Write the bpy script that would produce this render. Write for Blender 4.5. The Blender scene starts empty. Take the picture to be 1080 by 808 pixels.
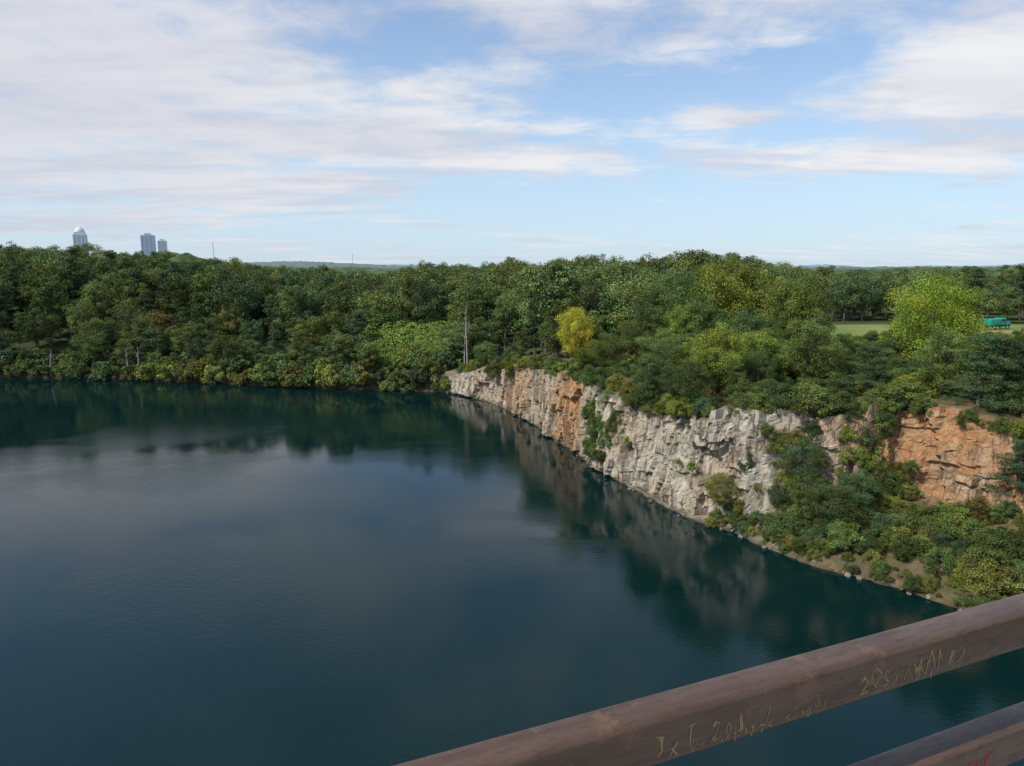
import bpy, bmesh, math, numpy as np
from mathutils import Vector, noise, Matrix
R = np.random.RandomState(7)
scene = bpy.context.scene
scene.view_settings.view_transform = 'Standard'
scene.view_settings.look = 'None'
scene.view_settings.exposure = 0

# ------------------------------------------------------------------ helpers
def link(ob, parent=None):
    scene.collection.objects.link(ob)
    if parent is not None: ob.parent = parent
    return ob
def empty(name, loc=(0,0,0)):
    e = bpy.data.objects.new(name, None); e.location = loc; e.empty_display_size = .5
    return link(e)
def mesh_np(name, V, F, mats, smooth=False, cols=None, midx=None):
    V = np.asarray(V, dtype=np.float32); F = np.asarray(F, dtype=np.int32)
    me = bpy.data.meshes.new(name)
    me.vertices.add(len(V)); me.vertices.foreach_set('co', V.ravel())
    k = F.shape[1]
    me.loops.add(F.size); me.loops.foreach_set('vertex_index', F.ravel())
    me.polygons.add(len(F))
    me.polygons.foreach_set('loop_start', np.arange(0, F.size, k, dtype=np.int32))
    me.polygons.foreach_set('loop_total', np.full(len(F), k, dtype=np.int32))
    me.polygons.foreach_set('use_smooth', np.full(len(F), smooth, dtype=bool))
    for m in mats: me.materials.append(m)
    if midx is not None: me.polygons.foreach_set('material_index', np.asarray(midx, dtype=np.int32))
    if cols is not None:
        a = me.color_attributes.new('tint', 'FLOAT_COLOR', 'POINT')
        a.data.foreach_set('color', np.asarray(cols, dtype=np.float32).ravel())
    me.update(); me.validate()
    return me
def new_mat(name):
    m = bpy.data.materials.new(name); m.use_nodes = True
    nt = m.node_tree; nt.nodes.clear()
    return m, nt
class NT:
    def __init__(s, nt): s.nt = nt
    def n(s, t, **kw):
        nd = s.nt.nodes.new(t)
        for k, v in kw.items(): setattr(nd, k, v)
        return nd
    def l(s, a, b): s.nt.links.new(a, b)
    def setin(s, sock, v):
        if isinstance(v, bpy.types.NodeSocket): s.l(v, sock)
        else: sock.default_value = v
    def math(s, op, a, b=0.0, c=None, clamp=False):
        nd = s.n('ShaderNodeMath', operation=op); nd.use_clamp = clamp
        s.setin(nd.inputs[0], a); s.setin(nd.inputs[1], b)
        if c is not None: s.setin(nd.inputs[2], c)
        return nd.outputs[0]
    def mix(s, f, a, b, blend='MIX'):
        nd = s.n('ShaderNodeMix', data_type='RGBA', blend_type=blend)
        s.setin(nd.inputs[0], f)
        s.setin(nd.inputs[6], a if isinstance(a, bpy.types.NodeSocket) else (*a, 1))
        s.setin(nd.inputs[7], b if isinstance(b, bpy.types.NodeSocket) else (*b, 1))
        return nd.outputs[2]
    def ramp(s, v, lo, hi, a=0.0, b=1.0, smooth=True):
        nd = s.n('ShaderNodeMapRange'); nd.interpolation_type = 'SMOOTHSTEP' if smooth else 'LINEAR'
        s.setin(nd.inputs[0], v)
        for i, x in zip((1, 2, 3, 4), (lo, hi, a, b)): s.setin(nd.inputs[i], x)
        return nd.outputs[0]
    def noise(s, vec, scale, detail=4, rough=.55, dist=0.0):
        nd = s.n('ShaderNodeTexNoise'); s.l(vec, nd.inputs['Vector'])
        nd.inputs['Scale'].default_value = scale; nd.inputs['Detail'].default_value = detail
        nd.inputs['Roughness'].default_value = rough; nd.inputs['Distortion'].default_value = dist
        return nd.outputs['Fac']
    def scale(s, vec, sc):
        nd = s.n('ShaderNodeMapping'); s.l(vec, nd.inputs[0]); nd.inputs['Scale'].default_value = sc
        return nd.outputs[0]
    def bsdf(s, col, rough=.8, metal=0.0, spec=.3, normal=None):
        b = s.n('ShaderNodeBsdfPrincipled')
        s.setin(b.inputs['Base Color'], col if isinstance(col, bpy.types.NodeSocket) else (*col, 1))
        s.setin(b.inputs['Roughness'], rough); s.setin(b.inputs['Metallic'], metal)
        b.inputs['Specular IOR Level'].default_value = spec
        if normal is not None: s.l(normal, b.inputs['Normal'])
        return b.outputs[0]
    def bump(s, h, strength, dist):
        b = s.n('ShaderNodeBump'); s.l(h, b.inputs['Height'])
        s.setin(b.inputs['Strength'], strength); b.inputs['Distance'].default_value = dist
        return b.outputs[0]
    def out(s, sh):
        o = s.n('ShaderNodeOutputMaterial'); s.l(sh, o.inputs[0])

# ------------------------------------------------------------------ materials
def simple_mat(name, col, rough=.7, metal=0, var=.25, scale=3.0, spec=.3):
    m, nt = new_mat(name); N = NT(nt)
    tc = N.n('ShaderNodeTexCoord').outputs['Object']
    f = N.noise(tc, scale, 5)
    c = N.mix(f, tuple(x*(1-var) for x in col), tuple(min(1, x*(1+var)) for x in col))
    N.out(N.bsdf(c, rough, metal, spec)); return m

def leaf_mat(name, transl=.28):
    m, nt = new_mat(name); N = NT(nt)
    oi = N.n('ShaderNodeObjectInfo')
    at = N.n('ShaderNodeAttribute', attribute_name='tint')
    c = N.mix(1.0, oi.outputs['Color'], at.outputs['Color'], 'MULTIPLY')
    hs = N.n('ShaderNodeHueSaturation')
    N.l(c, hs.inputs['Color'])
    N.l(N.ramp(oi.outputs['Random'], 0, 1, .485, .51, False), hs.inputs['Hue'])
    N.l(N.ramp(oi.outputs['Random'], 0, 1, .70, 1.26, False), hs.inputs['Value'])
    d = N.n('ShaderNodeBsdfDiffuse'); N.l(hs.outputs[0], d.inputs[0])
    if transl:
        t = N.n('ShaderNodeBsdfTranslucent'); N.l(N.mix(1.0, hs.outputs[0], (1.25, 1.3, .7), 'MULTIPLY'), t.inputs[0])
        mx = N.n('ShaderNodeMixShader'); mx.inputs[0].default_value = transl
        N.l(d.outputs[0], mx.inputs[1]); N.l(t.outputs[0], mx.inputs[2])
        N.out(mx.outputs[0])
    else: N.out(d.outputs[0])
    return m
LEAF = leaf_mat('foliage_leaves')
LEAF_FAR = leaf_mat('foliage_leaves_far', 0)
BARK = simple_mat('bark', (.13, .105, .085), .9, var=.4, scale=2.5)
DEADWOOD = simple_mat('weathered_wood', (.36, .32, .28), .9, var=.3, scale=2)

def rock_mat():
    m, nt = new_mat('quarry_rock'); N = NT(nt)
    tc = N.n('ShaderNodeTexCoord').outputs['Object']
    at = N.n('ShaderNodeAttribute', attribute_name='tint')
    sep = N.n('ShaderNodeSeparateColor'); N.l(at.outputs['Color'], sep.inputs[0])
    orange, soil, wet = sep.outputs[0], sep.outputs[1], sep.outputs[2]
    n1 = N.noise(tc, .35, 8, .65, .3); n2 = N.noise(tc, 1.6, 8, .7, .2)
    streak = N.noise(N.scale(tc, (1, 1, .16)), 1.2, 7, .65, .2)
    c = N.mix(N.ramp(n1, .35, .62), (.27, .235, .175), (.48, .43, .34))
    c = N.mix(N.ramp(streak, .53, .66, 0, .8), c, (.64, .60, .52))
    c = N.mix(N.ramp(streak, .47, .37, 0, .8), c, (.12, .105, .09))
    c = N.mix(N.ramp(n2, .53, .70, 0, .5), c, (.36, .25, .145))
    c = N.mix(N.ramp(N.noise(tc, .16, 4, .6), .52, .66, 0, .2), c, (.40, .25, .14))
    oc = N.mix(N.ramp(n2, .35, .65), (.35, .14, .05), (.46, .29, .16))
    of = N.math('MULTIPLY', orange, N.ramp(n1, .34, .56, .35, 1.0), clamp=True)
    c = N.mix(of, c, oc)
    c = N.mix(N.ramp(streak, .44, .36, 0, .5), c, (.12, .09, .07))
    vo = N.n('ShaderNodeTexVoronoi', feature='DISTANCE_TO_EDGE')
    wv = N.n('ShaderNodeVectorMath', operation='ADD')
    nn = N.n('ShaderNodeTexNoise'); nn.inputs['Scale'].default_value = .7; N.l(tc, nn.inputs['Vector'])
    hv = N.n('ShaderNodeVectorMath', operation='SCALE'); N.l(nn.outputs['Color'], hv.inputs[0]); hv.inputs['Scale'].default_value = .6
    N.l(N.scale(tc, (1.3, 1.3, .55)), wv.inputs[0]); N.l(hv.outputs[0], wv.inputs[1])
    N.l(wv.outputs[0], vo.inputs['Vector']); vo.inputs['Scale'].default_value = .6
    crack = N.math('MULTIPLY', N.ramp(vo.outputs['Distance'], .0, .05, .8, 0), N.ramp(n1, .4, .6, 1, .25))
    c = N.mix(crack, c, (.05, .04, .032))
    c = N.mix(N.ramp(N.noise(tc, .8, 6, .6), .60, .72, 0, .55), c, (.09, .12, .04))
    geo = N.n('ShaderNodeNewGeometry'); sx = N.n('ShaderNodeSeparateXYZ'); N.l(geo.outputs['Normal'], sx.inputs[0])
    flat = N.ramp(sx.outputs[2], .66, .92)
    sc = N.mix(n2, (.085, .062, .036), (.18, .13, .075))
    sc = N.mix(N.ramp(n1, .42, .6, 0, .8), sc, (.06, .08, .03))
    c = N.mix(N.math('MAXIMUM', N.math('MULTIPLY', flat, .65), soil), c, sc)
    c = N.mix(wet, c, (.04, .036, .027))
    h = N.math('ADD', N.math('MULTIPLY', n2, .9), N.math('MULTIPLY', vo.outputs['Distance'], 1.0))
    N.out(N.bsdf(c, .85, 0, .2, N.bump(h, .75, .4))); return m
ROCK = rock_mat()

def ground_mat():
    m, nt = new_mat('forest_floor'); N = NT(nt)
    tc = N.n('ShaderNodeTexCoord').outputs['Object']
    at = N.n('ShaderNodeAttribute', attribute_name='tint')
    sep = N.n('ShaderNodeSeparateColor'); N.l(at.outputs['Color'], sep.inputs[0])
    n1 = N.noise(tc, .05, 6); n2 = N.noise(tc, .7, 6)
    c = N.mix(n2, (.03, .045, .018), (.075, .085, .035))
    g = N.mix(N.ramp(n1, .35, .65), (.13, .19, .05), (.22, .24, .09))
    g = N.mix(N.ramp(n2, .5, .7, 0, .5), g, (.10, .13, .045))
    c = N.mix(sep.outputs[0], c, g)
    c = N.mix(sep.outputs[1], c, (.34, .21, .13))
    c = N.mix(sep.outputs[2], c, (.11, .17, .22))  # bluish distance haze painted into the far ground colour
    N.out(N.bsdf(c, .95, 0, .1, N.bump(n2, .5, .3))); return m
GROUND = ground_mat()

def canopy_mat():
    m, nt = new_mat('distant_canopy'); N = NT(nt)
    tc = N.n('ShaderNodeTexCoord').outputs['Object']
    at = N.n('ShaderNodeAttribute', attribute_name='tint')
    n = N.noise(tc, .12, 8, .7)
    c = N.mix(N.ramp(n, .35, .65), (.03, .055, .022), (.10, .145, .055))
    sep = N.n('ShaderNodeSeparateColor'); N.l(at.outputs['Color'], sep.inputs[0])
    c = N.mix(sep.outputs[0], c, (.22, .29, .34))  # atmospheric haze blended into the canopy's base colour
    N.out(N.bsdf(c, .95, 0, .05)); return m
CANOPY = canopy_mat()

def water_mat():
    m, nt = new_mat('lake_water'); N = NT(nt)
    tc = N.n('ShaderNodeTexCoord').outputs['Object']
    patch = N.noise(N.scale(tc, (.7, 1.5, 1)), .02, 6, .62, 1.0)
    w1 = N.noise(N.scale(tc, (1, 1.5, 1)), 1.6, 5, .6)
    w2 = N.noise(tc, .3, 3, .5)
    h = N.math('ADD', w1, N.math('MULTIPLY', w2, .5))
    st = N.ramp(patch, .42, .66, .06, .34)
    b = N.n('ShaderNodeBsdfPrincipled'); N.l(N.mix(patch, (.0010, .0115, .012), (.002, .017, .017)), b.inputs['Base Color'])
    N.l(N.ramp(patch, .42, .66, .0, .04), b.inputs['Roughness']); b.inputs['IOR'].default_value = 1.33
    N.l(N.bump(h, st, .08), b.inputs['Normal'])
    N.out(b.outputs[0]); return m
WATER = water_mat()

def rail_mat():
    m, nt = new_mat('brown_painted_steel'); N = NT(nt)
    tc = N.n('ShaderNodeTexCoord').outputs['Object']
    n1 = N.noise(N.scale(tc, (1.0, 6, 6)), 5, 8, .65, .3); n2 = N.noise(tc, 90, 6, .7); n3 = N.noise(N.scale(tc, (1, 5, 5)), 30, 8, .75)
    c = N.mix(N.ramp(n1, .3, .7), (.068, .037, .023), (.118, .070, .046))
    c = N.mix(N.ramp(n2, .60, .78, 0, .5), c, (.22, .155, .11))
    c = N.mix(N.ramp(n3, .54, .65, 0, .65), c, (.038, .022, .015))
    c = N.mix(N.ramp(N.noise(tc, 14, 8, .75), .56, .67, 0, .6), c, (.18, .098, .048))
    N.out(N.bsdf(c, N.ramp(n3, .3, .7, .30, .52), .05, .5, N.bump(N.math('ADD', n2, n3), .35, .0006))); return m
RAIL = rail_mat()

# ------------------------------------------------------------------ shoreline
ST = [
 (-185,120, (1,.7),(4,2.2),(12,5)), (-172,175,(1,.7),(4,2.2),(12,5)), (-140,198,(1,.7),(4,2.0),(12,5)),
 (-109,198, (1,.6),(4,1.8),(12,4)), (-86,193,(1,.6),(4,2),(12,4)), (-58,185,(1,.6),(4,2),(12,4.5)),
 (-33,179.4,(1,.8),(3,2.5),(12,6)), (-13.7,173.9,(.4,.4),(1,4.7),(12,8)), (0,151.5,(.4,.3),(1.6,9.4),(11,11.5)),
 (9.5,118.9,(.4,.3),(2,12.2),(11,13.5)), (15.9,98.4,(.4,.3),(2.2,10.8),(11,13.2)), (20.9,85.8,(.4,.3),(2.4,12.6),(12,14)),
 (25.1,80.3,(2.5,1.2),(5,13.4),(14,14.6)), (30.2,71.3,(12.5,5.6),(15.5,14.8),(25,15.4)), (35.5,66.3,(13.5,5.6),(16,14.4),(25,15.4)),
 (39.1,61.7,(13,5.6),(15.5,13.4),(25,15)), (43,57.4,(13,5),(16,12.4),(26,14.5)), (52,50,(12,5),(15,12),(26,14)),
 (66,38,(8,4),(12,12),(22,14)), (80,10,(4,3),(7,12),(18,14)), (75,-40,(4,3),(7,12),(18,14)), (30,-85,(4,3),(7,14),(18,22)),
 (-40,-95,(4,3),(7,14),(18,22)), (-120,-70,(2,2),(7,8),(18,12)), (-175,0,(2,1),(5,4),(14,8)), (-192,60,(1,.7),(4,3),(12,6)),
]
nS = len(ST)
P = np.array([[s[0], s[1], *s[2], *s[3], *s[4]] for s in ST], float)
def catmull(t):
    i = int(math.floor(t)) % nS; f = t - math.floor(t)
    a, b, c, d = P[(i-1) % nS], P[i], P[(i+1) % nS], P[(i+2) % nS]
    q = .5*((2*b)+(-a+c)*f+(2*a-5*b+4*c-d)*f*f+(-a+3*b-3*c+d)*f**3)
    q[2:] = b[2:]*(1-f)+c[2:]*f
    return q
ts = []
for i in range(nS):
    L = np.linalg.norm(P[(i+1) % nS, :2]-P[i, :2])
    step = .28 if 6 <= i <= 17 else 2.5
    k = max(2, int(L/step)); ts += [i+j/k for j in range(k)]
SP = np.array([catmull(t) for t in ts]); ts = np.array(ts)
def smooth_loop(A, k):
    ker = np.ones(2*k+1)/(2*k+1)
    return np.stack([np.convolve(np.concatenate([A[-k:, j], A[:, j], A[:k, j]]), ker, 'valid') for j in range(A.shape[1])], 1)
tan = np.roll(SP[:, :2], -1, 0)-np.roll(SP[:, :2], 1, 0); tan /= np.linalg.norm(tan, axis=1)[:, None]
NRM = np.stack([-tan[:, 1], tan[:, 0]], 1)
NRM = smooth_loop(NRM, 12); NRM /= np.linalg.norm(NRM, axis=1)[:, None]
arc = np.concatenate([[0], np.cumsum(np.linalg.norm(np.diff(SP[:, :2], axis=0), axis=1))])
coarse = np.arange(0, len(SP), 3)
CP = SP[coarse, :2]
def shore_query(X, Y):
    X = np.atleast_1d(np.asarray(X, float)).ravel(); Y = np.atleast_1d(np.asarray(Y, float)).ravel()
    D = np.empty(len(X)); I = np.empty(len(X), int)
    for s in range(0, len(X), 20000):
        dx = X[s:s+20000, None]-CP[None, :, 0]; dy = Y[s:s+20000, None]-CP[None, :, 1]
        q = dx*dx+dy*dy; k = q.argmin(1); I[s:s+20000] = coarse[k]; D[s:s+20000] = np.sqrt(q[np.arange(len(k)), k])
    ins = np.zeros(len(X), bool); n = len(CP)
    for i in range(n):
        x1, y1 = CP[i]; x2, y2 = CP[(i+1) % n]
        if y1 == y2: continue
        c = ((y1 > Y) != (y2 > Y)) & (X < (x2-x1)*(Y-y1)/(y2-y1)+x1)
        ins ^= c
    return np.where(ins, -D, D), I
def base_z(X, Y, D, I):
    zE = SP[I, 7]; e = SP[I, 6]
    az = np.where(Y > 20, X/np.maximum(Y, 20), np.sign(X)*2)
    A = np.interp(az, [-1.5, -.75, -.45, -.33, -.2, -.05, .1, .4, .7, 1.5], [22, 23, 22, 15, 13.5, 15, 17, 16.5, 16.5, 16])
    z = zE+(A-zE)*(1-np.exp(-np.maximum(D-e, 0)/38))
    r = np.hypot(X, Y)
    far = np.clip((r-700)/2500, 0, 1)
    z = z+far*(10*np.sin(X/900+1)*np.cos(Y/1300)+4*np.sin(X/310+Y/500))
    return z
def surf_z(X, Y, DI=None):
    D, I = DI if DI else shore_query(X, Y)
    q = SP[I]
    z = base_z(np.atleast_1d(X).astype(float), np.atleast_1d(Y).astype(float), D, I)
    out = z.copy()
    for k in range(len(D)):
        if D[k] < q[k, 6]:
            out[k] = np.interp(D[k], [0, q[k, 2], q[k, 4], q[k, 6]], [0, q[k, 3], q[k, 5], q[k, 7]])
    return out, D, I

# ------------------------------------------------------------------ cliff / bank loft
segs = [2, 10, 50, 16, 5]
rings = sum(segs)+1
Vc = []; Cc = []
for i in range(len(SP)):
    x, y, o1, z1, o2, z2, o3, z3 = SP[i]; nx, ny = NRM[i]; s = arc[i]
    D8 = o3+10
    bx, by = x+nx*D8, y+ny*D8
    zB = float(base_z(np.array([bx]), np.array([by]), np.array([D8]), np.array([i]))[0])-1.2
    ctl = [(-2.0, -4.0), (0, -.15), (o1, z1), (o2, z2), (o3, z3), (D8, zB)]
    cl = min(1, max(.12, (z2-z1)/7))
    lip = 1.1*noise.noise(Vector((s*.13, 0, 40)))+.6*noise.cell(Vector((s/2.7, 0, 41)))
    for k in range(5):
        a, b = ctl[k], ctl[k+1]
        for j in range(segs[k]+(1 if k == 4 else 0)):
            f = j/segs[k]
            off = a[0]+(b[0]-a[0])*f; z = a[1]+(b[1]-a[1])*f
            if k == 2: z += lip*cl*f
            if k == 3: z += lip*cl*(1-f)
            w = {0: .2, 1: .3, 2: 1.0, 3: max(.25, 1-f*2), 4: .1}[k]*cl
            wx = .7*noise.noise(Vector((s*.25, z*.2, 3))); wz = .9*noise.noise(Vector((s*.25, z*.25, 9)))
            sl_ = z*.25
            c1 = noise.cell(Vector(((s+sl_)/3.2+wx*.6, z/4.8+wz, 1.5)))
            c2 = noise.cell(Vector(((s-sl_*.6)/1.3+wx*.8, z/2.6+wz, 7.5)))
            c3 = noise.cell(Vector(((s+sl_)/.6+wx, z/1.0+wz, 17.5)))
            fr = noise.fractal(Vector((s*.22, z*.12, off*.2)), 1.0, 2.1, 4)
            big = noise.noise(Vector((s*.08, z*.05, 5.5)))
            d = w*(.8*c1+.5*c2+.14*c3+.5*fr+2.0*big)
            if k == 1 and j < 2: d *= .4
            zz = z + (w*.5*noise.noise(Vector((s*.5, off*.5, 21))) if k != 2 else w*.25*fr)
            if k >= 3: zz += .35*noise.noise(Vector((s*.3, off*.4, 2)))
            if k == 1 and o1 > 5: zz += .5*abs(noise.noise(Vector((s*.5, off*.5, 31))))+.25*noise.cell(Vector((s*.9, off*.9, 1)))*min(1, off)
            px = x+nx*(off-d); py = y+ny*(off-d)
            Vc.append((px, py, zz))
            og = 1.8*math.exp(-((y-121.5)/5)**2) if x < 20 and y > 100 else 0
            og += .6*math.exp(-((y-148)/12)**2) if x < 20 and y > 100 else 0
            og += 1.1*min(1, max(0, (x-26)/5)) if y < 90 else 0
            og += .3*max(0, noise.noise(Vector((s*.1, z*.15, 77)))*2)
            soil = 1.0 if k >= 3 and f > .25 or k == 4 else (0.08 if k < 3 else .5)
            if x < -20 or x > 60 or y < 0: soil = 1
            if k == 1 and o1 > 5: soil = .95 if off > .9 else .5
            wetv = max(0, 1-abs(zz)/.6)*.9 if k <= 2 else 0
            Cc.append((min(1, og), min(1, soil), min(1, wetv), 1))
n = len(SP)
I0 = np.arange(n)[:, None]*rings+np.arange(rings-1)[None, :]
I1 = ((np.arange(n)+1) % n)[:, None]*rings+np.arange(rings-1)[None, :]
F = np.stack([I0, I1, I1+1, I0+1], -1).reshape(-1, 4)
me = mesh_np('quarry_cliff', Vc, F, [ROCK], False, Cc)
link(bpy.data.objects.new('quarry_cliff', me))

# ------------------------------------------------------------------ ground
gi = np.arange(-130, 131)
gx = 20+50*np.sinh(.052*gi); gy = 150+50*np.sinh(.052*gi)
GX, GY = np.meshgrid(gx, gy); X = GX.ravel(); Y = GY.ravel()
D, I = shore_query(X, Y)
Z = base_z(X, Y, D, I)
e = SP[I, 6]
Z = np.where(D < e+1, -5.0, Z)
def field_mask(X, Y):
    return np.clip(1.6-np.hypot((X-92)/46, (Y-166)/17)*1.25, 0, 1)
Cg = np.zeros((len(X), 4)); Cg[:, 3] = 1
Cg[:, 0] = np.clip(field_mask(X, Y)*3, 0, 1)
Cg[:, 1] = np.clip(1.5-np.hypot((X-116)/16, (Y-161)/4)*1.3, 0, 1)
rr = np.hypot(X, Y); Cg[:, 2] = np.clip((rr-900)/4500, 0, .9)  # blue channel: amount of painted haze, growing with distance
m = len(gx)
a = np.arange(m-1)[:, None]*m+np.arange(m-1)[None, :]
F = np.stack([a, a+1, a+m+1, a+m], -1).reshape(-1, 4)
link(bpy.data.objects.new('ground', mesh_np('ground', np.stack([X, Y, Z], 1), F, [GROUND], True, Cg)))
me = mesh_np('lake_water', [(-230, -130, 0), (110, -130, 0), (110, 230, 0), (-230, 230, 0)], [(0, 1, 2, 3)], [WATER])
link(bpy.data.objects.new('lake_water', me))

# ------------------------------------------------------------------ distant forest canopy + hills
na, nr = 640, 130
ang = np.linspace(-.95, .95, na); rad = 300*(9000/300)**(np.linspace(0, 1, nr))
AA, RR = np.meshgrid(ang, rad); X = (RR*np.sin(AA)).ravel(); Y = (RR*np.cos(AA)).ravel()
D, I = shore_query(X, Y); Zb = base_z(X, Y, D, I)
r = RR.ravel(); az = np.tan(AA.ravel())
bump = np.array([noise.noise(Vector((x/9, y/9, 0)))*3.2+noise.noise(Vector((x/60, y/60, 4)))*4+(noise.noise(Vector((x/500, y/500, 8)))*8 if q > 900 else 0) for x, y, q in zip(X, Y, r)])
ridge = 22*np.exp(-((az+.26)/.15)**2)*np.exp(-((r-2600)/500)**2)
ridge += 26*np.exp(-((az+.16)/.25)**2)*np.exp(-((r-5200)/900)**2)
ridge += 8*np.exp(-((az-.62)/.22)**2)*np.exp(-((r-4200)/900)**2)
ridge += 50*np.exp(-((az-.42)/.06)**2)*np.exp(-((r-8000)/900)**2)
base = np.where(az > .3, 10.5, np.where(az < -.38, 13, 12.5))
Z = Zb+base+bump+ridge
Z[r < 310] -= 14
C = np.zeros((len(X), 4)); C[:, 3] = 1; C[:, 0] = np.clip((r-350)/4200, 0, .93)  # red channel: painted haze weight by distance
a = np.arange(nr-1)[:, None]*na+np.arange(na-1)[None, :]
F = np.stack([a, a+1, a+na+1, a+na], -1).reshape(-1, 4)
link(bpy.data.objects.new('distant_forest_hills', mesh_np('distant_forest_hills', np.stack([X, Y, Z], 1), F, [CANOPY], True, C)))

# ------------------------------------------------------------------ tree generator
def tube(pts, rads, k=6):
    pts = np.array(pts, float); V = []; F = []
    for i, p in enumerate(pts):
        t = pts[min(i+1, len(pts)-1)]-pts[max(i-1, 0)]; t /= (np.linalg.norm(t)+1e-9)
        u = np.cross(t, [.3, .9, .1]); u /= (np.linalg.norm(u)+1e-9); v = np.cross(t, u)
        for j in range(k):
            a = 2*math.pi*j/k; V.append(p+rads[i]*(math.cos(a)*u+math.sin(a)*v))
    for i in range(len(pts)-1):
        for j in range(k):
            F.append((i*k+j, i*k+(j+1) % k, (i+1)*k+(j+1) % k, (i+1)*k+j))
    return np.array(V), np.array(F)
def build_tree(name, seed, H=16, W=9, base=.28, nc=70, lpc=110, leaf=.34, style='round', bark=None, trunk_r=.28, tint_amp=.34, lmat=None, crr=(.075, .15)):
    r = np.random.RandomState(seed)
    VV = []; FF = []; off = 0
    def add(v, f):
        nonlocal off
        VV.append(v); FF.append(f+off); off += len(v)
    lean = r.uniform(-.6, .6, 2)
    def trunk_at(t):
        return np.array([lean[0]*t*t+.25*math.sin(t*5+seed), lean[1]*t*t+.25*math.cos(t*4+seed), H*t*.93-.5*(t == 0)])
    if style != 'bush':
        tt = np.linspace(0, 1, 9)
        add(*tube([trunk_at(t) for t in tt], [trunk_r*(1-.88*t)+.02 for t in tt], 7))
    cen = []; rad = []
    zc = H*(base+1)/2; hz = H*(1-base)/2
    ph = r.uniform(0, 6.28, 6)
    for i in range(nc):
        if style == 'pine':
            t = r.uniform(base, .99); prof = (1-t)**.6*(.55+.45*math.sin(t*23+seed))+.12
            a = r.uniform(0, 6.28); q = r.uniform(.35, 1)*W/2*prof*1.25
            c = trunk_at(t)+np.array([math.cos(a)*q, math.sin(a)*q, -.1*q+r.uniform(-.3, .3)])
            cr = r.uniform(.07, .13)*W+.15
        else:
            d = r.normal(size=3); d /= np.linalg.norm(d)
            lump = 1+.2*math.sin(3*math.atan2(d[1], d[0])+ph[0])*(1-abs(d[2]))+.14*math.sin(5*d[2]+ph[1]+2*math.atan2(d[1], d[0]))
            q = r.uniform(.3, 1)**.4*lump*.86
            if style == 'bush':
                c = np.array([d[0]*W/2*q, d[1]*W/2*q, abs(d[2])*H*q*.8+.15*H]); cr = r.uniform(.08, .16)*W
            else:
                c = np.array([d[0]*W/2*q, d[1]*W/2*q, zc+d[2]*hz*q*.95]); cr = r.uniform(*crr)*W
                low = max(0, -d[2]); c[:2] *= (1-.25*low)
                c[:2] += trunk_at(.6)[:2]
        cen.append(c); rad.append(cr)
    if style != 'bush':
        for i in range(min(nc, 26)):
            c = cen[i]; t0 = min(.9, max(.15, (c[2]/H)-(.02 if style == 'pine' else r.uniform(.12, .3))))
            p0 = trunk_at(t0); p1 = (p0+c)/2+np.array([0, 0, .3]); w = trunk_r*(1-.8*t0)*.45
            add(*tube([p0, p1, c], [w, w*.6, .02], 5))
    else:
        for i in range(10):
            add(*tube([np.array([0, 0, -.4]), cen[i]*.5, cen[i]], [.09, .06, .02], 5))
    nb = sum(len(f) for f in FF); nbv = off
    n = nc*lpc
    c = np.repeat(np.array(cen), lpc, 0); cr = np.repeat(np.array(rad), lpc)
    d = r.normal(size=(n, 3)); d[:, 2] += .4; d /= np.linalg.norm(d, axis=1)[:, None]
    q = r.uniform(.25, 1.25, n)**.6
    flat = .45 if style == 'pine' else .75
    pos = c+d*(cr*q)[:, None]*np.array([1, 1, flat])
    nr_ = d*.9+r.normal(size=(n, 3))*.5+np.array([0, 0, .35]); nr_ /= np.linalg.norm(nr_, axis=1)[:, None]
    u = np.cross(nr_, r.normal(size=(n, 3))); u /= np.linalg.norm(u, axis=1)[:, None]
    v = np.cross(nr_, u)
    sz = leaf*r.uniform(.55, 1.25, n)
    asp = .28 if style == 'pine' else .62
    u = u*(sz*.5)[:, None]; v = v*(sz*.5*asp)[:, None]
    bend = nr_*(sz*.10)[:, None]
    LV = np.stack([pos-u-bend, pos-v*1.0+bend*.5, pos+u-bend, pos+v+bend*.5], 1).reshape(-1, 3)
    LF = np.arange(4*n).reshape(-1, 4)+nbv
    VV.append(LV); FF.append(LF)
    ct = 1+r.uniform(-tint_amp, tint_amp, nc); ct = np.repeat(ct, lpc)
    lt = ct*(1+r.uniform(-.22, .22, n))
    yel = (r.uniform(0, 1, n) < .05)[:, None]*np.array([1.0, .5, 0.1])
    hue = np.repeat(r.uniform(-.12, .18, nc), lpc)
    LC = np.stack([lt*(1+hue), lt, lt*(1-hue*.5), np.ones(n)], 1); LC[:, :3] *= (1+yel)
    LC = np.repeat(LC, 4, 0)
    BC = np.ones((nbv, 4))
    V = np.concatenate(VV); F = np.concatenate(FF)
    midx = np.concatenate([np.zeros(nb, int), np.ones(n, int)])
    return mesh_np(name, V, F, [bark or BARK, lmat or LEAF], False, np.concatenate([BC, LC]), midx)

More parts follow.
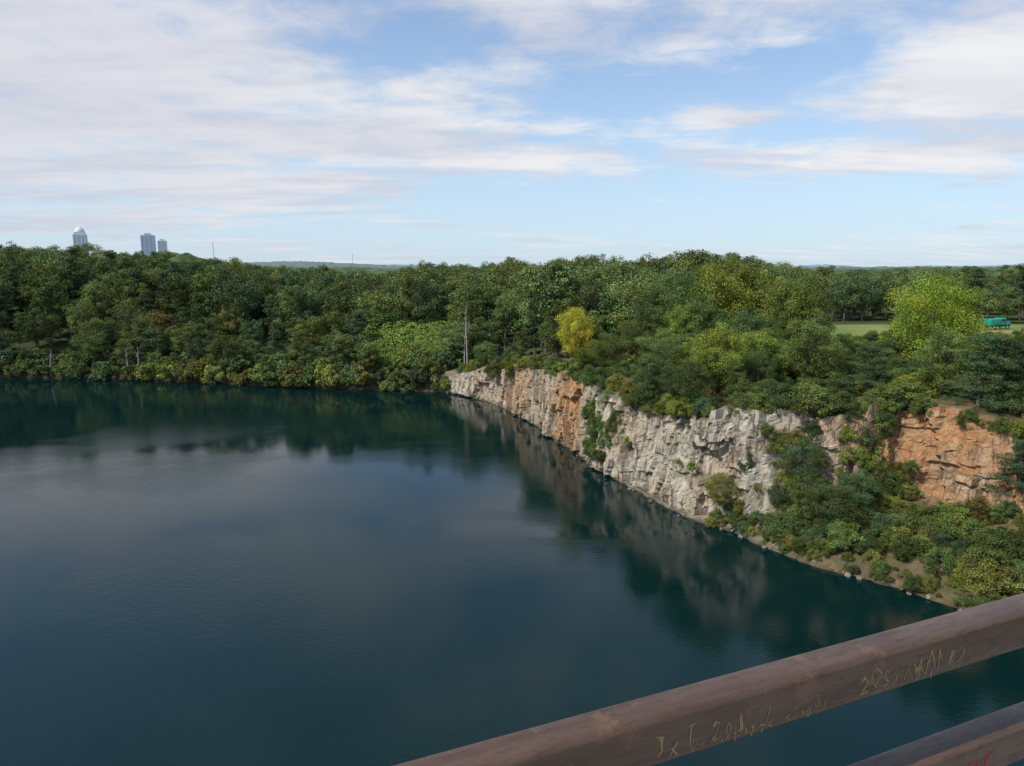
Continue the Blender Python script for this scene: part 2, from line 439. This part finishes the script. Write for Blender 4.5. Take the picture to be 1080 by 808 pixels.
far_t = [build_tree('oak_mesh_%d' % i, 10+i, 17, w, b, 74, 95, .44, 'round', lmat=LEAF_FAR, crr=(.085, .15)) for i, (w, b) in enumerate([(12.5, .14), (10.5, .2), (13.5, .18), (10, .12), (12, .22), (11, .1)])]
far_p = [build_tree('pine_mesh_%d' % i, 40+i, 16, 8.5, .25, 80, 60, .55, 'pine', tint_amp=.2, lmat=LEAF_FAR) for i in range(2)]
near_t = [build_tree('maple_mesh_%d' % i, 60+i, 14, w, b, 120, 150, .26, 'round', trunk_r=.2) for i, (w, b) in enumerate([(10, .10), (9, .14), (11.5, .08), (9.5, .10)])]
near_p = [build_tree('scrub_pine_mesh_%d' % i, 80+i, 12, 6.5, .12, 120, 110, .32, 'pine', trunk_r=.16, tint_amp=.2) for i in range(2)]
bush = [build_tree('shrub_mesh_%d' % i, 90+i, 4, 5.5, 0, 50, 150, .22, 'bush') for i in range(4)]
fbush = [build_tree('bank_shrub_mesh_%d' % i, 95+i, 4.5, 6.5, 0, 34, 90, .40, 'bush', lmat=LEAF_FAR) for i in range(3)]

forest = empty('forest_tree_mass'); shrubs = empty('shoreline_shrub_mass')
cnt = 0
def place(me, x, y, z, h, href, col, parent, name='tree', wide=1.0, tilt=.05):
    global cnt; cnt += 1
    ob = bpy.data.objects.new(name, me)
    s = h/href; ob.location = (x, y, z); ob.scale = (s*wide, s*wide*R.uniform(.92, 1.08), s)
    ob.rotation_euler = (R.uniform(-tilt, tilt), R.uniform(-tilt, tilt), R.uniform(0, 6.28))
    ob.color = (*col, 1)
    return link(ob, parent)

GREENS = [(.106, .160, .062), (.126, .178, .064), (.084, .136, .062), (.146, .196, .064), (.108, .157, .052)]
PINEG = [(.064, .105, .054), (.076, .118, .054)]
YEL = [(.20, .242, .055), (.176, .228, .058), (.21, .22, .062)]
RUST = [(.19, .17, .06), (.16, .165, .05)]
AZT = [(u-540)/771/1.0 for u in (-300, 0, 60, 120, 160, 250, 300, 400, 440, 480, 540, 600, 640, 690, 720, 760, 810, 860, 950, 1000, 1080, 1400)]
SKY = [283-v for v in (246, 246, 245, 257, 260, 270, 277, 280, 271, 268, 262, 266, 260, 270, 250, 262, 276, 286, 287, 284, 283, 283)]
def cap_top(x, y):
    az = x/max(y, 1)*1.0; return 30+np.interp(az, AZT, SKY)/771*y

pts = []
sp = 7.2
for ix in range(-40, 46):
    for iy in range(4, 46):
        x = ix*sp+R.uniform(-.45, .45)*sp; y = iy*sp+R.uniform(-.45, .45)*sp
        if abs(x) > y*.80+10 or y > 322: continue
        pts.append((x, y))
pts = np.array(pts)
zz, D, I = surf_z(pts[:, 0], pts[:, 1])
fm = field_mask(pts[:, 0], pts[:, 1])
for (x, y), z, d, i, f in zip(pts, zz, D, I, fm):
    q = SP[i]; az = x/y
    if d < max(3.0, q[4]+1.0): continue
    if f > .08: continue
    cliff = q[0] > -20
    if d > 70 and (R.rand() < .30): continue
    if math.hypot(x-60, y-105) < 9: continue
    if -.19 < az < -.075 and y < 206: continue
    h = R.uniform(14, 21)
    if R.rand() < .12: h *= 1.12
    if not cliff and d < 12: h = R.uniform(7, 12)
    elif not cliff and d < 22: h = R.uniform(10, 15)
    if cliff:
        if d < q[4]+5: h = R.uniform(4.5, 8)
        elif d < q[4]+14: h = R.uniform(7, 12.5)
        if y < 118 and x > 12: h = min(h, R.uniform(7, 11.5))
    corr = (.415 < az < .53 or .61 < az < .73) and y < 165
    if corr: h = min(h, max(2.0, (30-.118*math.hypot(x, y))-z+R.uniform(-1.5, 0)))
    top = cap_top(x, y)
    h = min(h, top-z+(R.uniform(-6.5, 2.6) if y > 170 else R.uniform(-3, 1)) if y > 100 else h)
    if h < 2.2: continue
    near = math.hypot(x, y) < 140 and cliff
    kp = R.rand()
    pinep = .28 if (-.15 < az < .0 or .2 < az < .33 or az > .6) else .10
    if h < 4.2:
        place(bush[R.randint(4)] if near else fbush[R.randint(3)], x, y, z-.3, h, 4, (YEL+GREENS)[R.randint(8)], forest, 'shrub', 1.2)
    elif kp < pinep:
        place((near_p if near else far_p)[R.randint(2)], x, y, z-.3, h*1.04, 12 if near else 16, PINEG[R.randint(2)], forest, 'pine_tree', 1.2 if h > 9 else 1.5)
    else:
        col = GREENS[R.randint(5)]
        if near and R.rand() < .3: col = YEL[R.randint(2)]
        if not cliff and d < 22 and -110 < x and R.rand() < .2: col = (RUST+YEL)[R.randint(5)]
        if near: place(near_t[R.randint(4)], x, y, z-.3, h, 14, col, forest, 'broadleaf_tree', 1.0 if h > 9 else 1.3)
        else: place(far_t[R.randint(6)], x, y, z-.3, h, 17, col, forest, 'broadleaf_tree', (1.0 if h > 12 else 1.25)*R.uniform(.85, 1.2))
for _ in range(330):
    y = R.uniform(62, 150); x = R.uniform(14, min(100, y*.8+4))
    zq, dq, iq = surf_z(np.array([x]), np.array([y]))
    if dq[0] < SP[iq[0], 4]+.5 or field_mask(x, y) > .3: continue
    place(bush[R.randint(4)], x, y, zq[0]-.3, R.uniform(1.4, 3.4), 4, (YEL+GREENS+GREENS)[R.randint(13)], forest, 'shrub', 1.25)
print('forest trees', cnt)

def on_shore(k, off):
    x = SP[k, 0]+NRM[k, 0]*off; y = SP[k, 1]+NRM[k, 1]*off; q = SP[k]
    z = np.interp(off, [0, q[2], q[4], q[6]], [0, q[3], q[5], q[7]])
    return x, y, z
last = -9
for k in range(len(SP)):
    x, y = SP[k, :2]
    if y < 40 or abs(x) > y*.8+8: continue
    s = arc[k]; t = ts[k]
    if t < 6.9:
        if s-last < 2.4: continue
        last = s
        for off in (R.uniform(.2, 2.0), R.uniform(4, 9)):
            px, py, pz = on_shore(k, off)
            col = (GREENS+GREENS+RUST+YEL)[R.randint(15)] if px > -115 else GREENS[R.randint(5)]
            place(fbush[R.randint(3)], px, py, pz-.2, R.uniform(2.6, 6.5), 4.5, col, shrubs, 'shrub', R.uniform(.8, 1.1))
    else:
        if s-last < .9: continue
        last = s
        q = SP[k]
        if R.rand() < .7:
            px, py, pz = on_shore(k, q[4]+R.uniform(-.2, 3.5))
            place(bush[R.randint(4)], px, py, pz-.6, R.uniform(1.5, 4), 4, (GREENS+YEL)[R.randint(8)], shrubs, 'shrub', R.uniform(.8, 1.1))
        if 103.5 < y < 112.5 and x < 20:
            for _ in range(3):
                off = R.uniform(.4, 2.0); px, py, pz = on_shore(k, off)
                place(bush[R.randint(4)], px-.6, py-.3, max(3.2, pz)-R.uniform(0, 2), R.uniform(1.2, 3.0), 4, GREENS[R.randint(5)], shrubs, 'shrub', .9)
        elif t < 12.2:
            if R.rand() < .13:
                off = q[4]*R.uniform(.5, 1); px, py, pz = on_shore(k, off)
                place(bush[R.randint(4)], px, py, pz-.4, R.uniform(.7, 2.0), 4, (GREENS+YEL)[R.randint(8)], shrubs, 'shrub', .9)
        if 11.75 < t < 13.05:
            for _ in range(3):
                f_ = R.uniform(0, 1); off = q[2]+(q[4]-q[2])*f_-R.uniform(0, .6)
                if t < 12.2 and f_ < .5: continue
                px, py, pz = on_shore(k, off)
                place(bush[R.randint(4)], px, py, pz-.9, R.uniform(1.2, 3.0), 4, (YEL+GREENS)[R.randint(8)], shrubs, 'shrub', .9)
        if q[2] > 1.6:
            for _ in range(6 if q[2] > 6 else 3):
                if R.rand() < .88:
                    off = R.uniform(.7, q[2]+.3); px, py, pz = on_shore(k, off)
                    hh = R.uniform(.8, 2.0) if off < 3 else R.uniform(1.2, 3.4)
                    col = (YEL+GREENS+GREENS)[R.randint(13)] if R.rand() < .85 else RUST[R.randint(2)]
                    place(bush[R.randint(4)], px, py, pz-.3, hh, 4, col, shrubs, 'shrub', R.uniform(.75, 1.15))
            if R.rand() < .4:
                px, py, pz = on_shore(k, R.uniform(.1, 1.1))
                place(bush[R.randint(4)], px, py, pz-.1, R.uniform(.5, 1.6), 4, (GREENS+YEL)[R.randint(8)], shrubs, 'shrub', 1.0)
            if R.rand() < .5:
                px, py, pz = on_shore(k, R.uniform(.5, 2.5))
                place(bush[R.randint(4)], px, py, pz-.1, R.uniform(.35, .9), 4, [(.20, .16, .07), (.16, .15, .06), (.12, .14, .045)][R.randint(3)], shrubs, 'grass_tuft', 1.1)
            if R.rand() < (.30 if t < 13.3 else .12):
                off = R.uniform(4, q[2]+1) if q[2] > 5 else R.uniform(1.5, q[2]+1); px, py, pz = on_shore(k, off)
                if t > 13.4 and off > 8: off = R.uniform(3, 8); px, py, pz = on_shore(k, off)
                place(near_t[R.randint(4)], px, py, pz-.3, R.uniform(3.2, 5.8), 14, (YEL+GREENS)[R.randint(8)], shrubs, 'sapling', 1.3)
            if R.rand() < .14:
                off = (q[2]+q[4])/2+R.uniform(-1, 1); px, py, pz = on_shore(k, off)
                place(bush[R.randint(4)], px, py, pz-.6, R.uniform(1, 2.2), 4, GREENS[R.randint(5)], shrubs, 'shrub', .9)
print('total plants', cnt)

# ------------------------------------------------------------------ individual trees
def gz(x, y): return float(surf_z(np.array([x]), np.array([y]))[0][0])
hero = build_tree('yellow_green_maple_mesh', 200, 14, 14, .08, 190, 150, .27, 'round', trunk_r=.3)
place(hero, 60.0, 104, gz(60, 104)-.3, 14.0, 14, (.21, .28, .045), None, 'maple_tree', .93)
place(near_t[0], 11.8, 131, gz(11.8, 131)-.3, 12.5, 14, (.38, .35, .06), None, 'yellow_leaved_tree', .8)
for (x, y, h) in [(51.5, 79, 9), (56, 82, 8), (60, 86, 6.5), (50, 70, 6.5), (63, 80, 9), (44, 88, 7)]:
    place(near_p[R.randint(2)], x, y, gz(x, y)-.3, h, 12, PINEG[R.randint(2)], None, 'scrub_pine_tree', 1.5)
for (x, y, h) in [(36, 110, 10.5), (41, 112, 9), (31, 116, 12), (45, 101, 7), (27, 98, 7), (33, 96, 6)]:
    place(near_t[R.randint(4)], x, y, gz(x, y)-.3, h, 14, GREENS[R.randint(5)], None, 'broadleaf_tree', 1.2)

def snag(x, y, h, seed, z=None):
    r = np.random.RandomState(seed); VV = []; FF = []; o = 0
    def add(v, f):
        nonlocal o
        VV.append(v); FF.append(f+o); o += len(v)
    tr = lambda t: np.array([.4*t*math.sin(t*3+seed), .3*t, h*t-.3])
    add(*tube([tr(t) for t in np.linspace(0, 1, 8)], [.2*(1-.85*t)+.02 for t in np.linspace(0, 1, 8)], 7))
    for i in range(14):
        t = r.uniform(.35, .95); p = tr(t); a = r.uniform(0, 6.28); L = (1.15-t)*r.uniform(1.2, 3)
        dd = np.array([math.cos(a), math.sin(a), .45])*L
        add(*tube([p, p+dd*.5+[0, 0, -.1], p+dd], [.06, .04, .015], 5))
        add(*tube([p+dd*.5, p+dd*.7+np.array([-dd[1], dd[0], .3])*.3], [.035, .01], 4))
    me = mesh_np('dead_tree', np.concatenate(VV), np.concatenate(FF), [DEADWOOD])
    ob = bpy.data.objects.new('dead_tree', me); ob.location = (x, y, gz(x, y) if z is None else z); link(ob)
snag(-10.8, 175.5, 17, 3); snag(-11.6, 178, 12, 5)
snag(-103, 199.5, 8, 6); snag(-106, 200, 7, 9); snag(-128, 201, 7, 11)

vine = build_tree('vine_mass_mesh', 300, 4.5, 8, 0, 60, 130, .36, 'bush', tint_amp=.12, lmat=LEAF_FAR)
vp = empty('vine_thicket')
for _ in range(70):
    y = R.uniform(186, 208); x = -y*R.uniform(.07, .195)
    place(vine, x, y, gz(x, y)-.3, (3.5+(y-186)*.22)*R.uniform(.85, 1.1), 4.5, (.18, .265, .065), vp, 'vine_mound', 1.0)

def boulders():
    bm = bmesh.new(); r = np.random.RandomState(4)
    for k in range(0, len(SP), 2):
        t = ts[k]; q = SP[k]
        if not (7 < t < 18): continue
        pr = .35 if q[2] > 2.4 else .12
        for _ in range(2):
            if r.rand() > pr: continue
            off = r.uniform(-.4, 1.0) if q[2] < 2.4 else r.uniform(-.3, 1.2)
            x, y, z = on_shore(k, max(0, off)); s = r.uniform(.1, .38)
            x += NRM[k, 0]*min(0, off); y += NRM[k, 1]*min(0, off)
            M = Matrix.Translation((x, y, z+.05)) @ Matrix.Rotation(r.uniform(0, 6), 4, Vector(r.normal(size=3)).normalized()) @ Matrix.Diagonal((s*r.uniform(.7, 1.4), s, s*r.uniform(.5, .9), 1))
            res = bmesh.ops.create_icosphere(bm, subdivisions=1, radius=1, matrix=M)
            for v in res['verts']: v.co += Vector(r.uniform(-.2, .2, 3)*s)
    me = bpy.data.meshes.new('shoreline_rocks'); bm.to_mesh(me); bm.free()
    me.materials.append(simple_mat('tan_boulder', (.19, .16, .11), .9, var=.5, scale=.8))
    link(bpy.data.objects.new('shoreline_rocks', me))
boulders()

def box(name, size, loc, mat, parent=None, bevel=0, rot=0, seg=3):
    bm = bmesh.new(); bmesh.ops.create_cube(bm, size=1, matrix=Matrix.Diagonal((*size, 1)))
    if bevel: bmesh.ops.bevel(bm, geom=list(bm.edges), offset=bevel, segments=seg, affect='EDGES', profile=.5)
    me = bpy.data.meshes.new(name); bm.to_mesh(me); bm.free(); me.materials.append(mat)
    if bevel:
        me.polygons.foreach_set('use_smooth', np.ones(len(me.polygons), bool))
    ob = bpy.data.objects.new(name, me); ob.location = loc; ob.rotation_euler = (0, 0, rot)
    link(ob, parent); return ob

# ------------------------------------------------------------------ skyline buildings
HZ1 = simple_mat('hazed_pale_stone', (.62, .61, .63), .8, var=.04, scale=.02)  # tower base colours are paled to include distance haze
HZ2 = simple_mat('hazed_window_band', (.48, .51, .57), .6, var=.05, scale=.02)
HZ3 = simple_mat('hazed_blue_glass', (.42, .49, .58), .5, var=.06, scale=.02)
def tower(name, x, y, w, dpt, h, dome=False, glass=False, rot=.4, floors=28):
    P_ = empty(name, (x, y, 14)); P_.rotation_euler = (0, 0, rot)
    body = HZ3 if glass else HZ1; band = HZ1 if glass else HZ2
    box('walls', (w, dpt, h), (0, 0, h/2), body, P_)
    for i in range(floors):
        z = h*(i+.7)/floors
        box('window_band_%d' % i, (w+.5, dpt+.5, h/floors*.42), (0, 0, z), band, P_)
    for sx in (-.5, -.17, .17, .5):
        box('pier', (w*.07, dpt+1.2, h*.99), (sx*w*.93, 0, h*.495), body, P_)
    if dome:
        box('setback', (w*.82, dpt*.82, h*.06), (0, 0, h*1.03), HZ1, P_)
        bm = bmesh.new(); k = 20; prev = None
        for t in np.linspace(0, 1, 9):
            rr_ = w*.40*math.cos(t*math.pi/2)**.75+.3; z = h*1.06+t*h*.14
            ring = [bm.verts.new((rr_*math.cos(2*math.pi*j/k), rr_*math.sin(2*math.pi*j/k), z)) for j in range(k)]
            if prev:
                for j in range(k): bm.faces.new((prev[j], prev[(j+1) % k], ring[(j+1) % k], ring[j]))
            prev = ring
        bm.faces.new(prev)
        me = bpy.data.meshes.new('dome_crown'); bm.to_mesh(me); bm.free(); me.materials.append(HZ1)
        link(bpy.data.objects.new('dome_crown', me), P_)
    else:
        box('roof_plant', (w*.5, dpt*.5, h*.05), (0, 0, h*1.025), body, P_)
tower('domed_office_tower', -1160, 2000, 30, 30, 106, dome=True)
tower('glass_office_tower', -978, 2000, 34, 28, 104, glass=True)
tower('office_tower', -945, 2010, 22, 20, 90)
STEEL = simple_mat('mast_steel', (.4, .38, .38), .6)
def mast(x, y, h):
    P_ = empty('radio_mast', (x, y, 14))
    for a in range(3):
        V_, F_ = tube([(1.0*math.cos(a*2.1), 1.0*math.sin(a*2.1), 0), (.3*math.cos(a*2.1), .3*math.sin(a*2.1), h)], [.14, .09], 5)
        link(bpy.data.objects.new('leg_%d' % a, mesh_np('leg', V_, F_, [STEEL])), P_)
    V_ = []; F_ = []; o = 0
    for i in range(int(h/2)):
        f0 = 1.0-(i*1.5)/h; a = i*2.1
        v, f = tube([(f0*math.cos(a), f0*math.sin(a), i*2), (f0*math.cos(a+2.1), f0*math.sin(a+2.1), i*2+2)], [.07, .07], 4)
        V_.append(v); F_.append(f+o); o += len(v)
    link(bpy.data.objects.new('bracing', mesh_np('bracing', np.concatenate(V_), np.concatenate(F_), [STEEL])), P_)
mast(-362, 900, 48); mast(-258, 1200, 40)

# ------------------------------------------------------------------ teal utility truck on the far clearing
TEAL = simple_mat('teal_paint', (.01, .27, .22), .35, var=.1, spec=.5)
GLASS = simple_mat('dark_glass', (.02, .03, .035), .1, spec=.6)
RUB = simple_mat('tyre_rubber', (.02, .02, .02), .9)
tz = gz(111.5, 168)
tp = empty('utility_truck', (111.5, 168, tz+.15)); tp.rotation_euler = (0, 0, .25)
box('chassis', (5.6, 1.7, .25), (0, 0, .65), RUB, tp, .04)
box('hood', (1.5, 1.9, .8), (2.1, 0, 1.15), TEAL, tp, .15)
box('cab', (1.6, 2.0, 1.7), (.6, 0, 1.6), TEAL, tp, .2)
box('windscreen', (.06, 1.7, .6), (1.41, 0, 2.0), GLASS, tp, .02)
for s in (-1, 1): box('side_window', (1.0, .05, .55), (.6, s*1.0, 2.0), GLASS, tp, .02)
box('cargo_body', (2.7, 2.1, 1.5), (-1.6, 0, 1.55), TEAL, tp, .08)
for sx in (-1.8, 1.9):
    for s in (-1, 1):
        V_, F_ = tube([(sx, s*.75, .45), (sx, s*1.02, .45)], [.45, .45], 16)
        link(bpy.data.objects.new('wheel', mesh_np('wheel', V_, F_, [RUB])), tp)
        V_, F_ = tube([(sx, s*1.01, .45), (sx, s*1.05, .45)], [.25, .02], 12)
        link(bpy.data.objects.new('hub', mesh_np('hub', V_, F_, [STEEL])), tp)

# ------------------------------------------------------------------ railing and deck
phi = math.atan2(1.012, 2.32)
dv = Vector((math.cos(phi), math.sin(phi), 0)); nv = Vector((-math.sin(phi), math.cos(phi), 0))
h0 = .52; p_out = .70; w = .05; s_ = .064
rail = empty('metal_railing', (0, 0, 0))
pc = p_out-w/2
def rail_bar(name, top, length=5.0, hh=s_, mid=.6):
    c = nv*pc+dv*mid
    return box(name, (length, w, hh), (c.x, c.y, 30-top-hh/2), RAIL, rail, .009, phi, 4)
rail_bar('top_rail', h0)
rail_bar('second_rail', h0+.20)
for i in range(3): rail_bar('lower_rail_%d' % i, h0+.44+.2*i, hh=.04)
for k_, sv in enumerate((-1.6, 2.55)):
    c = nv*(pc+.06)+dv*sv
    box('post_%d' % k_, (.06, .06, 1.12), (c.x, c.y, 30-h0-.045-.51), RAIL, rail, .006, phi)
SCR = simple_mat('scratched_paint', (.30, .21, .10), .7, var=.5, scale=60)
REDP = simple_mat('red_marker', (.50, .04, .04), .6)
GL = {'J': [[(.1, .2), (.3, 0), (.5, .2), (.5, 1), (.2, 1), (.8, 1)]], 'x': [[(0, 0), (.6, .7)], [(0, .7), (.6, 0)]],
 'T': [[(.4, 0), (.4, 1)], [(0, 1), (.8, 1)]], '2': [[(0, .8), (.3, 1), (.6, .8), (.5, .5), (0, 0), (.7, .05)]],
 '0': [[(.3, 0), (0, .4), (.2, .95), (.5, .9), (.6, .4), (.3, 0)]], '1': [[(.2, .8), (.35, 1), (.35, 0)]],
 'L': [[(.1, 1), (.05, 0), (.6, .05)]], 'O': [[(.3, 0), (0, .5), (.3, 1), (.65, .5), (.3, 0)]], 'S': [[(.6, .9), (.2, 1), (.1, .65), (.5, .4), (.4, .05), (0, .1)]],
 'A': [[(0, 0), (.35, 1), (.65, 0)], [(.1, .4), (.55, .4)]], 'R': [[(0, 0), (.05, 1), (.5, .85), (.4, .5), (.05, .5), (.6, 0)]], 'I': [[(.2, 0), (.25, 1)]],
 'K': [[(0, 0), (.05, 1)], [(.6, 1), (.05, .5), (.6, 0)]], ' ': [], '&': [[(.6, 0), (.1, .8), (.3, 1), (.4, .8), (0, .3), (.2, 0), (.6, .4)]],
 'w': [[(0, .6), (.15, 0), (.3, .5), (.45, 0), (.6, .7)], [(0, .2), (.7, .4)]]}
def scribble(name, text, s0, top, face_h, size, mat, th=.0011, seed=0, jit=.12):
    r = np.random.RandomState(seed); V_ = []; F_ = []; cx = s0
    for ch in text:
        sz_ = size*r.uniform(.75, 1.15); base_ = r.uniform(-.15, .15)*size; sk = r.uniform(-.2, .3)
        for rep in range(2 if r.rand() < .5 else 1):
            for st in GL.get(ch, []):
                pp = [(cx+(a+sk*b+r.uniform(-jit, jit))*sz_*.75, base_+(b+r.uniform(-jit, jit))*sz_) for a, b in st]
                for (a0, b0), (a1, b1) in zip(pp[:-1], pp[1:]):
                    L = math.hypot(a1-a0, b1-b0)+1e-6; t0, t1 = th*r.uniform(.1, 1), th*r.uniform(.1, 1)
                    ux, uz = -(b1-b0)/L, (a1-a0)/L
                    b_ = len(V_)
                    for (sa, sb) in ((a0-ux*t0, b0-uz*t0), (a0+ux*t0, b0+uz*t0), (a1+ux*t1, b1+uz*t1), (a1-ux*t1, b1-uz*t1)):
                        pnt = nv*(p_out-w-.0003-(.00002*len(F_)) % .0004)+dv*sa
                        V_.append((pnt.x, pnt.y, 30-top-face_h+sb))
                    F_.append((b_, b_+1, b_+2, b_+3))
        cx += size*r.uniform(.7, .95)
    link(bpy.data.objects.new(name, mesh_np(name, V_, F_, [mat])), rail)
scribble('scratches_a', 'JxT 201l1', .47, h0, .050, .024, SCR, .0012, 1, .16)
scribble('scratches_b', '2OSxIwAAR2x', .80, h0, .048, .026, SCR, .0012, 2, .18)
scribble('scratches_c', 'wwx1Kww&wxIwJww&x', .52, h0, .056, .016, SCR, .0005, 3, .35)
scribble('scratches_d', '&Aw', .36, h0, .058, .02, SCR, .0008, 5, .2)
scribble('scratches_e', 'wIxwKw', .86, h0, .056, .018, SCR, .0005, 8, .3)
scribble('marker_d', 'RAK', 1.04, h0+.2, .048, .026, REDP, .0012, 4)
CONC = simple_mat('deck_concrete', (.32, .31, .29), .9, scale=2)
deck = empty('viewing_deck', (0, 0, 0))
c = nv*(.78-2.0)+dv*.6
box('floor_slab', (5.2, 4.0, .18), (c.x, c.y, 28.4-.09), CONC, deck, .01, phi)
c2 = nv*(-1.3)+dv*.6
for i, a in enumerate((-1.8, 1.8)):
    cc = c2+dv*a; box('leg_%d' % i, (.5, .5, 32), (cc.x, cc.y, 28.2-16), RAIL, deck, .03, phi)
box('walkway', (2.8, 88, .18), (.9, -46.5, 28.3), CONC, deck)
for i in range(3): box('pier_%d' % i, (1.2, 1.2, 34), (.9, -25-22*i, 28.2-17.02), CONC, deck, .05)

# ------------------------------------------------------------------ light and sky
sd = Vector((-.80, -.42, 0)).normalized(); el = math.radians(48)
tosun = Vector((sd.x*math.cos(el), sd.y*math.cos(el), math.sin(el)))
sl = bpy.data.lights.new('sun', 'SUN'); sl.energy = 4.3; sl.angle = math.radians(1.2); sl.color = (1, .95, .85)
so = bpy.data.objects.new('sun', sl); so.rotation_euler = tosun.to_track_quat('Z', 'Y').to_euler(); link(so)
wd = bpy.data.worlds.new('World'); scene.world = wd; wd.use_nodes = True
try: wd.cycles.sampling_method = 'NONE'
except Exception as ex: print(ex)
nt = wd.node_tree; nt.nodes.clear(); N = NT(nt)
sky = N.n('ShaderNodeTexSky', sky_type='NISHITA'); sky.sun_disc = False
sky.sun_elevation = el; sky.sun_rotation = math.atan2(sd.x, sd.y); sky.air_density = 1.0; sky.dust_density = .6; sky.ozone_density = 1.5
g = N.n('ShaderNodeTexCoord').outputs['Generated']
sx = N.n('ShaderNodeSeparateXYZ'); N.l(g, sx.inputs[0]); x_, y_, z_ = sx.outputs
zc = N.math('ADD', N.math('MAXIMUM', z_, 0.0), .10)
cb = N.n('ShaderNodeCombineXYZ'); N.l(N.math('DIVIDE', x_, zc), cb.inputs[0]); N.l(N.math('DIVIDE', y_, zc), cb.inputs[1])
pl = cb.outputs[0]
azn = N.math('ARCTAN2', x_, y_)
n1 = N.noise(N.scale(pl, (.75, 1.15, 1)), .95, 9, .60, .4)
n2 = N.noise(N.scale(pl, (1.1, 1.0, 1)), 3.3, 8, .62, .5)
n3 = N.noise(N.scale(pl, (.5, 1.6, 1)), 1.4, 6, .55, .2)
dens = N.math('ADD', N.math('MULTIPLY', n1, .62), N.math('MULTIPLY', n2, .38))
blobs = [(-.48, .19, .32, .15, .18), (.06, .335, .26, .04, .12), (.55, .22, .13, .05, .27), (.25, .185, .07, .02, .18),
 (.48, .125, .24, .022, .17), (0, .145, .2, .018, .13), (.34, .325, .14, .04, .12), (.12, .215, .12, .03, -.10), (.2, .075, .4, .03, -.13),
 (-.14, .275, .08, .035, -.12), (.36, .235, .07, .03, -.08), (-.35, .03, .4, .025, -.04), (-.1, .19, .16, .04, .08), (-.3, .10, .25, .03, .06)]
for a, e_, sa, se, wt in blobs:
    da = N.math('DIVIDE', N.math('SUBTRACT', azn, a), sa); de = N.math('DIVIDE', N.math('SUBTRACT', z_, e_), se)
    q_ = N.math('ADD', N.math('MULTIPLY', da, da), N.math('MULTIPLY', de, de))
    dens = N.math('ADD', dens, N.math('MULTIPLY', N.math('EXPONENT', N.math('MULTIPLY', q_, -1.0)), wt))
cov = N.ramp(dens, .45, .67, 0, .93)
skyc = N.mix(1.0, sky.outputs[0], (.140, .148, .160), 'MULTIPLY')
hz = N.ramp(z_, 0.0, .32, .70, .18)
skyc = N.mix(hz, skyc, (.55, .73, .92))
left = N.ramp(azn, -.7, .2, 1, 0)
cc = N.mix(N.ramp(n3, .38, .62), (.64, .66, .75), (.87, .87, .89))
cc = N.mix(N.ramp(dens, .58, .78, 0, .55), cc, (.92, .91, .90))
cc = N.mix(N.math('MULTIPLY', left, .5), cc, (.57, .59, .68))
fin = N.mix(cov, skyc, cc)
bg = N.n('ShaderNodeBackground'); N.l(fin, bg.inputs[0]); bg.inputs[1].default_value = 1.0
o = N.n('ShaderNodeOutputWorld'); N.l(bg.outputs[0], o.inputs[0])

cam = bpy.data.cameras.new('camera'); co = bpy.data.objects.new('camera', cam); link(co)
cam.sensor_width = 36; cam.lens = 36*771/1080; cam.clip_start = .05; cam.clip_end = 40000
co.location = (0, 0, 30); co.rotation_euler = (math.radians(90-8.9), 0, 0)
scene.camera = co
